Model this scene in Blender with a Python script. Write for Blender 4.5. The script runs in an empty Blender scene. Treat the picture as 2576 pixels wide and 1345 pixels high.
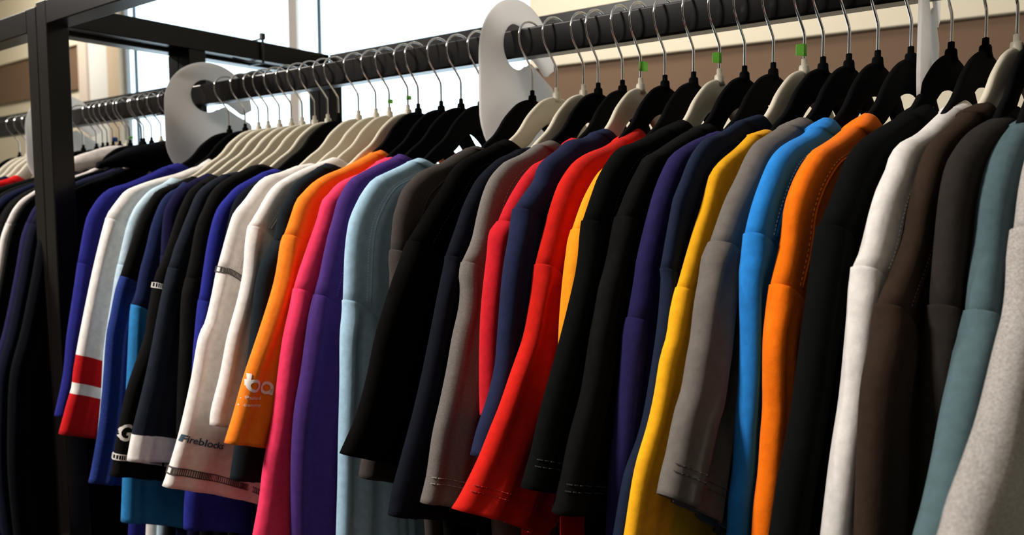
import bpy, bmesh, math, random
from math import sin, cos, pi, sqrt, radians
from mathutils import Vector, Matrix, noise
from mathutils.bvhtree import BVHTree

S = bpy.context.scene
COL = S.collection
# ---------------------------------------------------------------- camera, sky, lights, exposure
cam = bpy.data.objects.new('camera', bpy.data.cameras.new('camera'))
COL.objects.link(cam); S.camera = cam
cam.data.sensor_width = 36.0
cam.data.lens = 2010.0 / 2576.0 * 36.0
cam.data.clip_start = 0.02
R_ = Matrix(((0.80028004, -0.03795971, 0.59842369), (0.59959704, 0.0605413, -0.79800886), (-0.00593716, 0.99744364, 0.07121053)))
cam.matrix_world = Matrix.Translation((0, 0, 1.5)) @ R_.to_4x4()
cam.data.dof.use_dof = True
cam.data.dof.focus_distance = 0.80
cam.data.dof.aperture_fstop = 7.5

w = bpy.data.worlds.new('sky'); S.world = w; w.use_nodes = True
bg = w.node_tree.nodes['Background']
bg.inputs[0].default_value = (0.74, 0.90, 1.0, 1)
bg.inputs[1].default_value = 3.1

def area(name, loc, target, size, power, color, sizey=None):
    l = bpy.data.lights.new(name, 'AREA'); l.energy = power; l.color = color
    l.shape = 'RECTANGLE'; l.size = size; l.size_y = sizey or size
    o = bpy.data.objects.new(name, l); COL.objects.link(o); o.location = loc
    d = Vector(target) - Vector(loc); o.rotation_euler = d.to_track_quat('-Z', 'Y').to_euler()
    return o
area('ceiling_spot_light', (-1.95, -1.25, 3.1), (-0.6, 0.7, 1.45), 0.42, 108, (1.0, 0.94, 0.88))
area('ceiling_spot_light', (-4.2, -0.6, 3.2), (-1.6, 0.8, 1.4), 0.25, 60, (1.0, 0.93, 0.86))
area('ceiling_panel_light', (0.2, -1.6, 3.35), (0.2, -1.6, 0), 1.2, 7, (1.0, 0.92, 0.84))
area('ceiling_wall_light', (-1.6, 2.3, 3.3), (-1.6, 3.3, 2.2), 0.5, 15, (1.0, 0.92, 0.80))
area('ceiling_wall_light', (-6.6, 2.2, 3.3), (-7.6, 3.3, 2.2), 0.5, 26, (1.0, 0.90, 0.76))
S.view_settings.view_transform = 'Standard'
S.view_settings.look = 'None'
S.view_settings.gamma = 1.0
S.view_settings.use_curve_mapping = False
S.view_settings.exposure = 0.0

# ---------------------------------------------------------------- helpers
def lin(h):
    h = h.lstrip('#'); v = [int(h[i:i+2], 16) / 255 for i in (0, 2, 4)]
    return tuple((c / 12.92 if c <= .04045 else ((c + .055) / 1.055) ** 2.4) for c in v) + (1,)

def mat(name, color, rough=.6, metal=0., bump=None, spec=None, sheen=0., noise_col=None):
    m = bpy.data.materials.new(name); m.use_nodes = True
    nt = m.node_tree; b = nt.nodes['Principled BSDF']
    c = lin(color) if isinstance(color, str) else tuple(color) + (1,)
    b.inputs['Base Color'].default_value = c
    b.inputs['Roughness'].default_value = rough
    b.inputs['Metallic'].default_value = metal
    if spec is not None: b.inputs['Specular IOR Level'].default_value = spec
    if sheen:
        b.inputs['Sheen Weight'].default_value = sheen
        b.inputs['Sheen Roughness'].default_value = .45
    if noise_col:
        amount, scale, col2 = noise_col
        tc = nt.nodes.new('ShaderNodeTexCoord'); n = nt.nodes.new('ShaderNodeTexNoise')
        n.inputs['Scale'].default_value = scale; n.inputs['Detail'].default_value = 6
        r = nt.nodes.new('ShaderNodeMapRange'); r.inputs[1].default_value = .35; r.inputs[2].default_value = .65
        r.inputs[4].default_value = amount
        mx = nt.nodes.new('ShaderNodeMix'); mx.data_type = 'RGBA'
        mx.inputs[6].default_value = c; mx.inputs[7].default_value = lin(col2)
        nt.links.new(tc.outputs['Object'], n.inputs['Vector']); nt.links.new(n.outputs[0], r.inputs[0])
        nt.links.new(r.outputs[0], mx.inputs[0]); nt.links.new(mx.outputs[2], b.inputs['Base Color'])
    if bump:
        scale, strength, dist = bump
        tc = nt.nodes.new('ShaderNodeTexCoord'); n = nt.nodes.new('ShaderNodeTexNoise')
        n.inputs['Scale'].default_value = scale; n.inputs['Detail'].default_value = 4
        bp = nt.nodes.new('ShaderNodeBump'); bp.inputs['Strength'].default_value = strength; bp.inputs['Distance'].default_value = dist
        nt.links.new(tc.outputs['Object'], n.inputs['Vector']); nt.links.new(n.outputs[0], bp.inputs['Height'])
        nt.links.new(bp.outputs[0], b.inputs['Normal'])
    return m

def fabric(name, color, weave='knit', heather=None, rough=.95, sheen=.05):
    """cloth: colour with faint mottling, knit ribs in the UV (metres) plus fuzz as relief"""
    m = bpy.data.materials.new('cloth_' + name); m.use_nodes = True
    nt = m.node_tree; L = nt.links; N = nt.nodes; b = N['Principled BSDF']
    b.inputs['Roughness'].default_value = rough
    _l = lin(color); lum = min(1, (_l[0] + _l[1] + _l[2]) / 3 * 3)
    b.inputs['Specular IOR Level'].default_value = .04 + .1 * lum
    b.inputs['Sheen Weight'].default_value = sheen * (.1 + lum); b.inputs['Sheen Roughness'].default_value = .5
    c = lin(color); b.inputs['Sheen Tint'].default_value = tuple(.5 + .5 * x for x in c[:3]) + (1,)
    tc = N.new('ShaderNodeTexCoord'); mp = N.new('ShaderNodeMapping'); L.new(tc.outputs['UV'], mp.inputs[0])
    n1 = N.new('ShaderNodeTexNoise'); n1.inputs['Scale'].default_value = 650 if heather else 120
    n1.inputs['Detail'].default_value = 5; L.new(tc.outputs['Object'], n1.inputs['Vector'])
    if heather:
        mo = N.new('ShaderNodeMapping'); mo.inputs['Scale'].default_value = (1, .4, 1) ; L.new(tc.outputs['Object'], mo.inputs[0]); L.new(mo.outputs[0], n1.inputs['Vector'])
    r = N.new('ShaderNodeMapRange'); r.inputs[1].default_value = .3; r.inputs[2].default_value = .7
    r.inputs[3].default_value = 0; r.inputs[4].default_value = 1; L.new(n1.outputs[0], r.inputs[0])
    mx = N.new('ShaderNodeMix'); mx.data_type = 'RGBA'; L.new(r.outputs[0], mx.inputs[0])
    if heather: mx.inputs[6].default_value = lin(heather)
    else: mx.inputs[6].default_value = tuple(x * .90 for x in c[:3]) + (1,)
    mx.inputs[7].default_value = c if heather else tuple(min(1, x * 1.07) for x in c[:3]) + (1,)
    L.new(mx.outputs[2], b.inputs['Base Color'])
    wv = N.new('ShaderNodeTexWave'); wv.wave_type = 'BANDS'; wv.bands_direction = 'X'
    mp.inputs['Rotation'].default_value[2] = {'knit': radians(4), 'twill': radians(52), 'plain': radians(4), 'rib': radians(2)}[weave]
    wv.inputs['Scale'].default_value = {'knit': 760., 'twill': 560., 'plain': 1000., 'rib': 520.}[weave]
    wv.inputs['Distortion'].default_value = .8; wv.inputs['Detail'].default_value = 2; wv.inputs['Detail Scale'].default_value = .3
    L.new(mp.outputs[0], wv.inputs[0])
    n2 = N.new('ShaderNodeTexNoise'); n2.inputs['Scale'].default_value = 900; n2.inputs['Detail'].default_value = 3; L.new(tc.outputs['Object'], n2.inputs['Vector'])
    n3 = N.new('ShaderNodeTexNoise'); n3.inputs['Scale'].default_value = 38; n3.inputs['Detail'].default_value = 3; L.new(tc.outputs['Object'], n3.inputs['Vector'])
    b1 = N.new('ShaderNodeBump'); b1.inputs['Distance'].default_value = .00035
    b1.inputs['Strength'].default_value = {'knit': .28, 'twill': .55, 'plain': .1, 'rib': .45}[weave]; L.new(wv.outputs[0], b1.inputs['Height'])
    b2 = N.new('ShaderNodeBump'); b2.inputs['Distance'].default_value = .0005; b2.inputs['Strength'].default_value = .35; L.new(n2.outputs[0], b2.inputs['Height']); L.new(b1.outputs[0], b2.inputs['Normal'])
    b3 = N.new('ShaderNodeBump'); b3.inputs['Distance'].default_value = .006; b3.inputs['Strength'].default_value = .25; L.new(n3.outputs[0], b3.inputs['Height']); L.new(b2.outputs[0], b3.inputs['Normal'])
    L.new(b3.outputs[0], b.inputs['Normal'])
    return m

def new_obj(name, verts, faces, m, parent=None, smooth=True, uvs=None, loc=None):
    me = bpy.data.meshes.new(name); me.from_pydata([tuple(v) for v in verts], [], faces); me.update()
    if uvs:
        ul = me.uv_layers.new(name='UVMap')
        for l in me.loops: ul.data[l.index].uv = uvs[l.vertex_index]
    if smooth: me.polygons.foreach_set('use_smooth', [True] * len(me.polygons))
    me.materials.append(m)
    o = bpy.data.objects.new(name, me); COL.objects.link(o)
    if parent: o.parent = parent
    if loc: o.location = loc
    return o

def empty(name, loc=(0, 0, 0), rz=0):
    o = bpy.data.objects.new(name, None); COL.objects.link(o); o.location = loc; o.rotation_euler = (0, 0, rz)
    o.empty_display_size = .05
    return o

def tag(o, label=None, cat=None, group=None, kind=None):
    if label: o['label'] = label
    if cat: o['category'] = cat
    if group: o['group'] = group
    if kind: o['kind'] = kind
    return o

def box(name, lo, hi, m, parent=None, bevel=0., kind=None, rz=0, pivot=None):
    bm = bmesh.new(); bmesh.ops.create_cube(bm, size=1)
    for v in bm.verts:
        v.co = Vector([lo[i] + (v.co[i] + .5) * (hi[i] - lo[i]) for i in range(3)])
    if bevel: bmesh.ops.bevel(bm, geom=bm.edges[:], offset=bevel, segments=3, affect='EDGES', profile=.5)
    if rz:
        bmesh.ops.rotate(bm, verts=bm.verts, cent=pivot, matrix=Matrix.Rotation(rz, 3, 'Z'))
    me = bpy.data.meshes.new(name); bm.to_mesh(me); bm.free(); me.materials.append(m)
    o = bpy.data.objects.new(name, me); COL.objects.link(o)
    if parent: o.parent = parent
    if kind: o['kind'] = kind
    return o

def tube_data(pts, r, seg=8, closed=False, cap=True, base=0):
    """verts/faces of a tube of radius r (float or list) along pts"""
    V = []; F = []; n = len(pts); P = [Vector(p) for p in pts]
    up = Vector((1, 0, 0))
    for i in range(n):
        t = (P[min(i+1, n-1)] - P[max(i-1, 0)]).normalized()
        a = up - t * up.dot(t)
        if a.length < 1e-4: a = Vector((0, 0, 1)) - t * t.z
        a.normalize(); b = t.cross(a); up = a
        rr = r[i] if isinstance(r, (list, tuple)) else r
        for k in range(seg):
            th = 2 * pi * k / seg; V.append(P[i] + a * (cos(th) * rr) + b * (sin(th) * rr))
    for i in range(n - 1):
        for k in range(seg):
            F.append((base + i*seg + k, base + i*seg + (k+1) % seg, base + (i+1)*seg + (k+1) % seg, base + (i+1)*seg + k))
    if cap:
        F.append(tuple(base + k for k in range(seg))[::-1]); F.append(tuple(base + (n-1)*seg + k for k in range(seg)))
    return V, F

def catmull(pts, n):
    """n points evenly spaced by arc length on a smooth curve through pts"""
    P = [Vector(p) for p in pts]
    if len(P) == 2: return [P[0].lerp(P[1], i / (n - 1)) for i in range(n)]
    E = [P[0] * 2 - P[1]] + P + [P[-1] * 2 - P[-2]]; out = []
    for i in range(1, len(E) - 2):
        for k in range(10):
            t = k / 10; a, b, c, d = E[i-1], E[i], E[i+1], E[i+2]
            out.append(.5 * ((2*b) + (c - a) * t + (2*a - 5*b + 4*c - d) * t*t + (3*b - a - 3*c + d) * t**3))
    out.append(P[-1])
    L = [0]
    for i in range(1, len(out)): L.append(L[-1] + (out[i] - out[i-1]).length)
    res = []; j = 0
    for i in range(n):
        s = L[-1] * i / (n - 1)
        while j < len(L) - 2 and L[j+1] < s: j += 1
        f = (s - L[j]) / max(1e-9, L[j+1] - L[j]); res.append(out[j].lerp(out[j+1], min(1, max(0, f))))
    return res

# ---------------------------------------------------------------- materials
M_RACK = mat('rack_powder_coat', '#110e0d', .27, bump=(900, .05, .0002), spec=.26)
M_CHROME = mat('chrome_wire', (.78, .76, .74), .12, 1.0)
M_VELVET = mat('black_velvet', '#0a0a0b', .9, bump=(1500, .3, .0005), spec=.06)
M_IVORY = mat('ivory_plastic', '#d9d0bb', .38, bump=(600, .06, .0003))
M_DISC = mat('white_divider_plastic', '#efece8', .42, bump=(300, .05, .0003))
def translucent(m, col, fac):
    nt = m.node_tree; b = nt.nodes['Principled BSDF']; o = nt.nodes['Material Output']
    t = nt.nodes.new('ShaderNodeBsdfTranslucent'); t.inputs[0].default_value = lin(col); x = nt.nodes.new('ShaderNodeMixShader'); x.inputs[0].default_value = fac
    nt.links.new(b.outputs[0], x.inputs[1]); nt.links.new(t.outputs[0], x.inputs[2]); nt.links.new(x.outputs[0], o.inputs[0])
    return m
translucent(M_DISC, '#f6f4f2', .6)
M_TAPE = translucent(mat('green_tape', '#a9e478', .5), '#c0f58e', .5)
M_BLUETAPE = mat('blue_tape', '#1f4f9a', .45)
M_TIE = mat('black_cable_tie', '#15161a', .4)
M_CREAM = mat('cream_wall_paint', '#e9dfc8', .8, bump=(120, .08, .001))
M_BROWN = mat('brown_wall_paint', '#765d48', .8, bump=(120, .1, .001), noise_col=(.3, 2.5, '#6a523d'))
M_CEIL = mat('ceiling_paint', '#d8d4cc', .9)
M_FLOOR = mat('grey_floor', '#3a3734', .6, noise_col=(.4, 9, '#2c2a28'))
M_FRAME = mat('window_frame_dark', '#3b474e', .5)
M_MULL = mat('window_mullion_beige', '#d8cbc0', .6)
M_CURT = mat('window_reveal_white', '#e3e4e2', .7)
M_THREAD = {}
glass = bpy.data.materials.new('window_glass'); glass.use_nodes = True
_nt = glass.node_tree; _nt.nodes.clear()
_o = _nt.nodes.new('ShaderNodeOutputMaterial'); _t = _nt.nodes.new('ShaderNodeBsdfTransparent'); _g = _nt.nodes.new('ShaderNodeBsdfGlossy'); _x = _nt.nodes.new('ShaderNodeMixShader')
_t.inputs[0].default_value = (.96, .985, 1, 1); _g.inputs['Roughness'].default_value = .02; _x.inputs[0].default_value = .015
_nt.links.new(_t.outputs[0], _x.inputs[1]); _nt.links.new(_g.outputs[0], _x.inputs[2]); _nt.links.new(_x.outputs[0], _o.inputs[0])

# ---------------------------------------------------------------- the room
ZC = 3.45; YW = 3.2
XL, XR, YF = -9.0, 4.5, -4.0
box('floor', (XL, YF, -.1), (XR, YW + .16, 0), M_FLOOR, kind='structure')
box('ceiling', (XL, YF, ZC), (XR, YW + .16, ZC + .1), M_CEIL, kind='structure')
box('wall_left', (XL - .1, YF, 0), (XL, YW + .16, ZC), M_CREAM, kind='structure')
box('wall_right', (XR, YF, 0), (XR + .1, YW + 1.0, ZC), M_CREAM, kind='structure')
box('wall_front', (XL, YF - .1, 0), (XR, YF, ZC), mat('taupe_wall_paint', '#5e554c', .85), kind='structure')
# back wall: a plastered stretch left of the window, the window, and a stretch right of it
WX0, WX1 = -6.80, -2.27
wl = box('wall_back_left', (XL, YW + .06, 0), (WX0, YW + .16, ZC), M_CREAM, kind='structure')
box('bulkhead', (XL, YW, 2.88), (WX0, YW + .1, ZC), M_CREAM, wl)
box('painted_band', (XL, YW + .03, 2.53), (WX0, YW + .09, 2.88), M_BROWN, wl)
rzw = radians(4.5); pv = (WX1, YW, 0)
wr = box('wall_back_right', (WX1, YW + .06, 0), (XR + .3, YW + .16, ZC), M_CREAM, kind='structure', rz=rzw, pivot=pv)
box('bulkhead', (WX1, YW - .0, 2.275), (XR + .3, YW + .1, ZC), M_CREAM, wr, rz=rzw, pivot=pv)
box('bulkhead_lip', (WX1, YW - .012, 2.182), (XR + .3, YW + .1, 2.28), M_CREAM, wr, bevel=.004, rz=rzw, pivot=pv)
box('painted_band', (WX1 + .01, YW + .02, 2.01), (XR + .3, YW + .09, 2.19), M_BROWN, wr, rz=rzw, pivot=pv)
# window: low sill, head, frame, mullions, panes
wn = tag(empty('window_1', (WX0, YW, .25)), kind='structure')
def wbox(name, lo, hi, m, **k):
    o = box(name, (lo[0] - WX0, lo[1] - YW, lo[2] - .25), (hi[0] - WX0, hi[1] - YW, hi[2] - .25), m, wn, **k); return o
box('wall_back_sill', (WX0, YW + .06, 0), (WX1, YW + .16, .25), M_CREAM, kind='structure')
wbox('window_reveal', (WX0, YW - .02, .25), (-6.66, YW + .12, ZC), M_MULL)
wbox('window_reveal', (-6.66, YW, .25), (-6.35, YW + .12, ZC), M_CURT)
wbox('window_reveal', (-6.35, YW - .01, .25), (-6.16, YW + .08, ZC), mat('beige_reveal', '#cdb9a0', .7))
wbox('window_frame', (-6.16, YW + .03, .25), (-6.125, YW + .06, ZC), mat('grey_frame', '#8b8b8a', .5))
wbox('window_frame', (-6.03, YW + .038, .25), (-6.008, YW + .058, ZC), M_FRAME)
wbox('mullion', (-4.162, YW + .035, .25), (-4.077, YW + .06, ZC), M_MULL)
wbox('mullion', (-3.893, YW + .04, .25), (-3.872, YW + .056, ZC), M_FRAME)
wbox('window_frame', (WX1 - .03, YW + .02, .25), (WX1, YW + .1, ZC), M_CREAM)
for a, b in ((-6.125, -6.03), (-6.005, -4.162), (-4.077, -3.893), (-3.868, WX1 - .03)):
    wbox('pane', (a, YW + .045, .25), (b, YW + .051, ZC), glass)

# ---------------------------------------------------------------- racks
YA = .6326; P = .037
def rack(label, x0, x1, dz, railz):
    """x1 is the right face; posts P wide at both ends, beams front and back, cross beams, hanging rail"""
    r = tag(empty('clothing_rack', ((x0 + x1) / 2, YA + .33, 0)), label, 'clothing rack')
    cx, cy = (x0 + x1) / 2, YA + .33
    def rb(name, lo, hi, bevel=.0018):
        return box(name, (lo[0] - cx, lo[1] - cy, lo[2]), (hi[0] - cx, hi[1] - cy, hi[2]), M_RACK, r, bevel)
    zt = 1.8605 + dz; zb = zt - .04
    ys = [YA, YA + .262, 1.2475]
    for xx in (x0, x1 - P):
        for k, y in enumerate(ys):
            rb('post', (xx, y, 0), (xx + P, y + P, zt + (.001 if k == 0 else -.04)))
        rb('cross_beam', (xx, YA + P, zb), (xx + P, 1.2475, zt))
        rb('cross_beam', (xx, YA + P, .12), (xx + P, 1.2475, .16))
    for y in (YA, 1.2475):
        rb('top_beam', (x0 + P, y, zb), (x1 - P, y + P, zt))
    rb('base_beam', (x0 + P, 1.2475, .12), (x1 - P, 1.2475 + P, .16))
    rb('hanging_rail', (x0 + P - .002, .880, railz), (x1 - P + .002, .905, railz + .038), .0025)
    for xx in (x0 + P, x1 - P - .02):
        rb('rail_bracket', (xx, .876, railz - .004), (xx + .02, .909, railz + .0), .001)
    return r
rack('long black metal clothing rack holding the colourful row of shirts', -1.4960, 1.0, 0, 1.705)
rack('black metal clothing rack at far left, butted against the long rack', -3.9, -1.4975, -.006, 1.6995)
# cable tie round the cross beam
t = tag(empty('cable_tie', (-1.4775, 1.063, 1.815)), 'black cable tie strapped round the rack cross beam', 'cable tie')
w_, h_ = .0225, .024
pts = [(w_, 0, -h_), (w_, 0, h_), (-w_, 0, h_), (-w_, 0, -h_), (w_, 0, -h_)]
V = []; F = []
for i, (x, y, z) in enumerate(pts):
    k = 1.10
    for (sx, dy) in ((1, -.0025), (1, .0025), (k, .0025), (k, -.0025)): V.append((x * sx, dy, z * sx + .0255))
for i in range(4):
    for k in range(4): F.append((i*4 + k, i*4 + (k+1) % 4, i*4 + 4 + (k+1) % 4, i*4 + 4 + k))
new_obj('strap', V, F, M_TIE, t, smooth=False)
box('buckle', (w_ - .004, -.005, h_ + .025), (w_ + .005, .005, h_ + .038), M_TIE, t, .001)
V, F = tube_data([(w_, 0, .0), (w_ + .012, -.012, -.004), (w_ + .02, -.05, -.006), (w_ + .018, -.085, -.003)], .0018, 6)
new_obj('tail', V, F, M_TIE, t)

# ---------------------------------------------------------------- size dividers hooked over the rail
def divider(label, x, rz=0, dz=0):
    cy, cz, r = .008, -.022, .085
    out = []
    for k in range(0, 33):
        a = pi * k / 32; out.append((cy + r * cos(a), cz + r * sin(a)))
    out += [(-.077, -.06), (-.077, -.085), (-.0765, -.10), (-.0735, -.113), (-.067, -.127), (-.057, -.141), (-.043, -.156), (-.026, -.168), (-.008, -.174), (.012, -.174), (.032, -.168), (.05, -.156), (.065, -.141), (.077, -.124), (.086, -.105), (.0905, -.085), (.0925, -.066), (.092, -.052), (.088, -.047)]
    out += [(.062, -.034), (.046, -.0245), (.040, -.021), (.036, -.0195), (.031, -.022), (.025, -.0255)]
    hy, hz, hr = .003, -.001, .031
    for k in range(0, 25):
        a = radians(-50 - k * 328 / 24); out.append((hy + hr * cos(a), hz + hr * sin(a)))
    out += [(.045, -.014), (.058, -.022), (.068, -.0295), (.073, -.032), (.078, -.0315), (.082, -.028)]
    bm = bmesh.new(); th = .0016
    vs = [bm.verts.new((-th, a, b)) for a, b in out]; f = bm.faces.new(vs)
    ex = bmesh.ops.extrude_face_region(bm, geom=[f]); nv = [e for e in ex['geom'] if isinstance(e, bmesh.types.BMVert)]
    for v in nv: v.co.x = th
    bmesh.ops.triangulate(bm, faces=[f for f in bm.faces if len(f.verts) > 4])
    bmesh.ops.recalc_face_normals(bm, faces=bm.faces)
    me = bpy.data.meshes.new('size_divider'); bm.to_mesh(me); bm.free(); me.materials.append(M_DISC)
    o = bpy.data.objects.new('size_divider', me); COL.objects.link(o)
    o.location = (x, .8925, 1.724 + dz); o.rotation_euler = (0, 0, rz)
    return tag(o, label, 'size divider', 'size dividers hooked over the rails')
divider('white plastic rail divider in the middle, left of the grey and black shirts', -.662)
divider('white plastic rail divider seen nearly edge-on at upper right', -.152, radians(4))
divider('white plastic rail divider where the long rack starts, by the black hoodie', -1.405, radians(-10))
divider('white plastic rail divider at far left, half hidden by the front post', -2.01, 0, -.0055)

# ---------------------------------------------------------------- hangers
ARM = [(.0, .148), (-.011, .148), (-.031, .1415), (-.046, .1315), (-.060, .1195), (-.070, .107), (-.081, .0960), (-.097, .0850), (-.120, .067), (-.145, .053), (-.168, .042), (-.186, .031), (-.194, .020)]
LOW = [(.0, .1145), (-.012, .1132), (-.024, .109), (-.034, .1025), (-.043, .095), (-.050, .0875), (-.062, .079), (-.085, .068), (-.120, .050), (-.145, .037), (-.166, .026), (-.183, .018), (-.191, .013)]
def hanger_meshes():
    # body: a flat arched band with rounded rim and a trouser bar
    n = 34
    up = catmull([(a, b, 0) for a, b in ARM], n); lo = catmull([(a, b, 0) for a, b in LOW], n)
    pts = [((u.x, u.y), (l.x, l.y)) for u, l in zip(up, lo)]
    full = pts[::-1] + [((-a[0], a[1]), (-b[0], b[1])) for a, b in pts[1:]]
    V = []; F = []; prof = [(0, 0), (.06, .75), (.16, 1), (.84, 1), (.94, .75), (1, 0)]; hw = .0034
    m = 10
    for (a, b) in full:
        ring = [(x, t) for t, x in prof] + [(-x, t) for t, x in prof[::-1][1:-1]]
        for x, t in ring:
            V.append((x * hw, a[0] + (b[0] - a[0]) * t, a[1] + (b[1] - a[1]) * t))
    for i in range(len(full) - 1):
        for k in range(m): F.append((i*m + k, i*m + (k+1) % m, (i+1)*m + (k+1) % m, (i+1)*m + k))
    F.append(tuple(range(m))); F.append(tuple((len(full)-1)*m + k for k in range(m))[::-1])
    b0 = len(V); v, f = tube_data([(0, -.19, .018), (0, -.18, .010), (0, -.17, .004), (0, 0, .0), (0, .17, .004), (0, .18, .010), (0, .19, .018)], .0026, 8, base=b0)
    V += v; F += f
    # neck cap
    b0 = len(V); v, f = tube_data([(0, 0, .142), (0, 0, .1475), (0, 0, .153), (0, 0, .1545), (0, 0, .155), (0, 0, .1612), (0, 0, .1615)], [.0072, .0058, .0054, .0046, .0032, .0030, .0022], 14, base=b0)
    V += v; F += f
    me = bpy.data.meshes.new('body'); me.from_pydata([(a, b, c) for a, b, c in [tuple(q) for q in V]], [], F); me.update()
    me.polygons.foreach_set('use_smooth', [True] * len(me.polygons))
    hk = [(0, 0, .160), (0, 0, .175), (0, -.0005, .186), (0, -.004, .192), (0, -.013, .2025), (0, -.022, .213), (0, -.0265, .222), (0, -.0275, .230)]
    r = .0255; cz = .2305
    for k in range(1, 18):
        a = pi - (pi * 1.0) * k / 17; hk.append((0, -.002 + r * cos(a), cz + .0125 * 0 + r * .82 * sin(a)))
    hk.append((0, .0235, .221)); hk.append((0, .022, .216))
    v, f = tube_data(catmull([Vector(h) for h in hk], 54), .0015, 10)
    mh = bpy.data.meshes.new('hook'); mh.from_pydata([tuple(q) for q in v], [], f); mh.update()
    mh.polygons.foreach_set('use_smooth', [True] * len(mh.polygons)); mh.materials.append(M_CHROME)
    return me, mh
BODY, HOOK = hanger_meshes()
BODIES = {}
for nm, mm in (('b', M_VELVET), ('w', M_IVORY)):
    me = BODY.copy(); me.materials.append(mm); BODIES[nm] = me
def hanger(x, th, kind, holds, dz=0, tape=None, extra=''):
    o = empty('clothes_hanger', (x, .8925, 1.5 + dz), th)
    colour = {'b': 'black velvet', 'w': 'ivory plastic'}[kind]
    tag(o, '%s hanger %s%s' % (colour, holds, extra), 'hanger', 'hangers on the rails')
    b = bpy.data.objects.new('body', BODIES[kind]); h = bpy.data.objects.new('hook', HOOK)
    for c in (b, h): COL.objects.link(c); c.parent = o
    if tape:
        side, z, m, sz = tape
        hw = sz / 2; V = []
        for xx in (-.0004, .0004):
            for (yy, zz) in ((-.0022 * side, z - hw), (sz * .5 * side, z - hw * 1.05), (sz * 1.0 * side, z - hw * .95), (sz * 1.0 * side, z + hw * .85), (sz * .5 * side, z + hw * 1.05), (-.0022 * side, z + hw)):
                yy *= .9; V.append((xx + yy * .35 + (.0015 if abs(abs(yy) - sz * .45) < 1e-6 else 0), yy, zz))
        F = [(0, 1, 4, 5), (1, 2, 3, 4), (11, 10, 7, 6), (10, 9, 8, 7), (0, 6, 7, 1), (1, 7, 8, 2), (2, 8, 9, 3), (3, 9, 10, 4), (4, 10, 11, 5)]
        new_obj('tape_flag', V, F, m, o, smooth=False)
        v, f = tube_data([(0, 0, z - hw), (0, 0, z + hw)], .0024, 10); new_obj('tape_wrap', v, f, m, o)
    return o

# ---------------------------------------------------------------- garments
def bez(a, c, b, t): return a * (1-t)**2 + c * (2*t*(1-t)) + b * t*t
def halfthick(d, T, R): 
    q = min(1., max(0., d / R)); return T * sqrt(max(0, 1 - (1 - q)**2))

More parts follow.
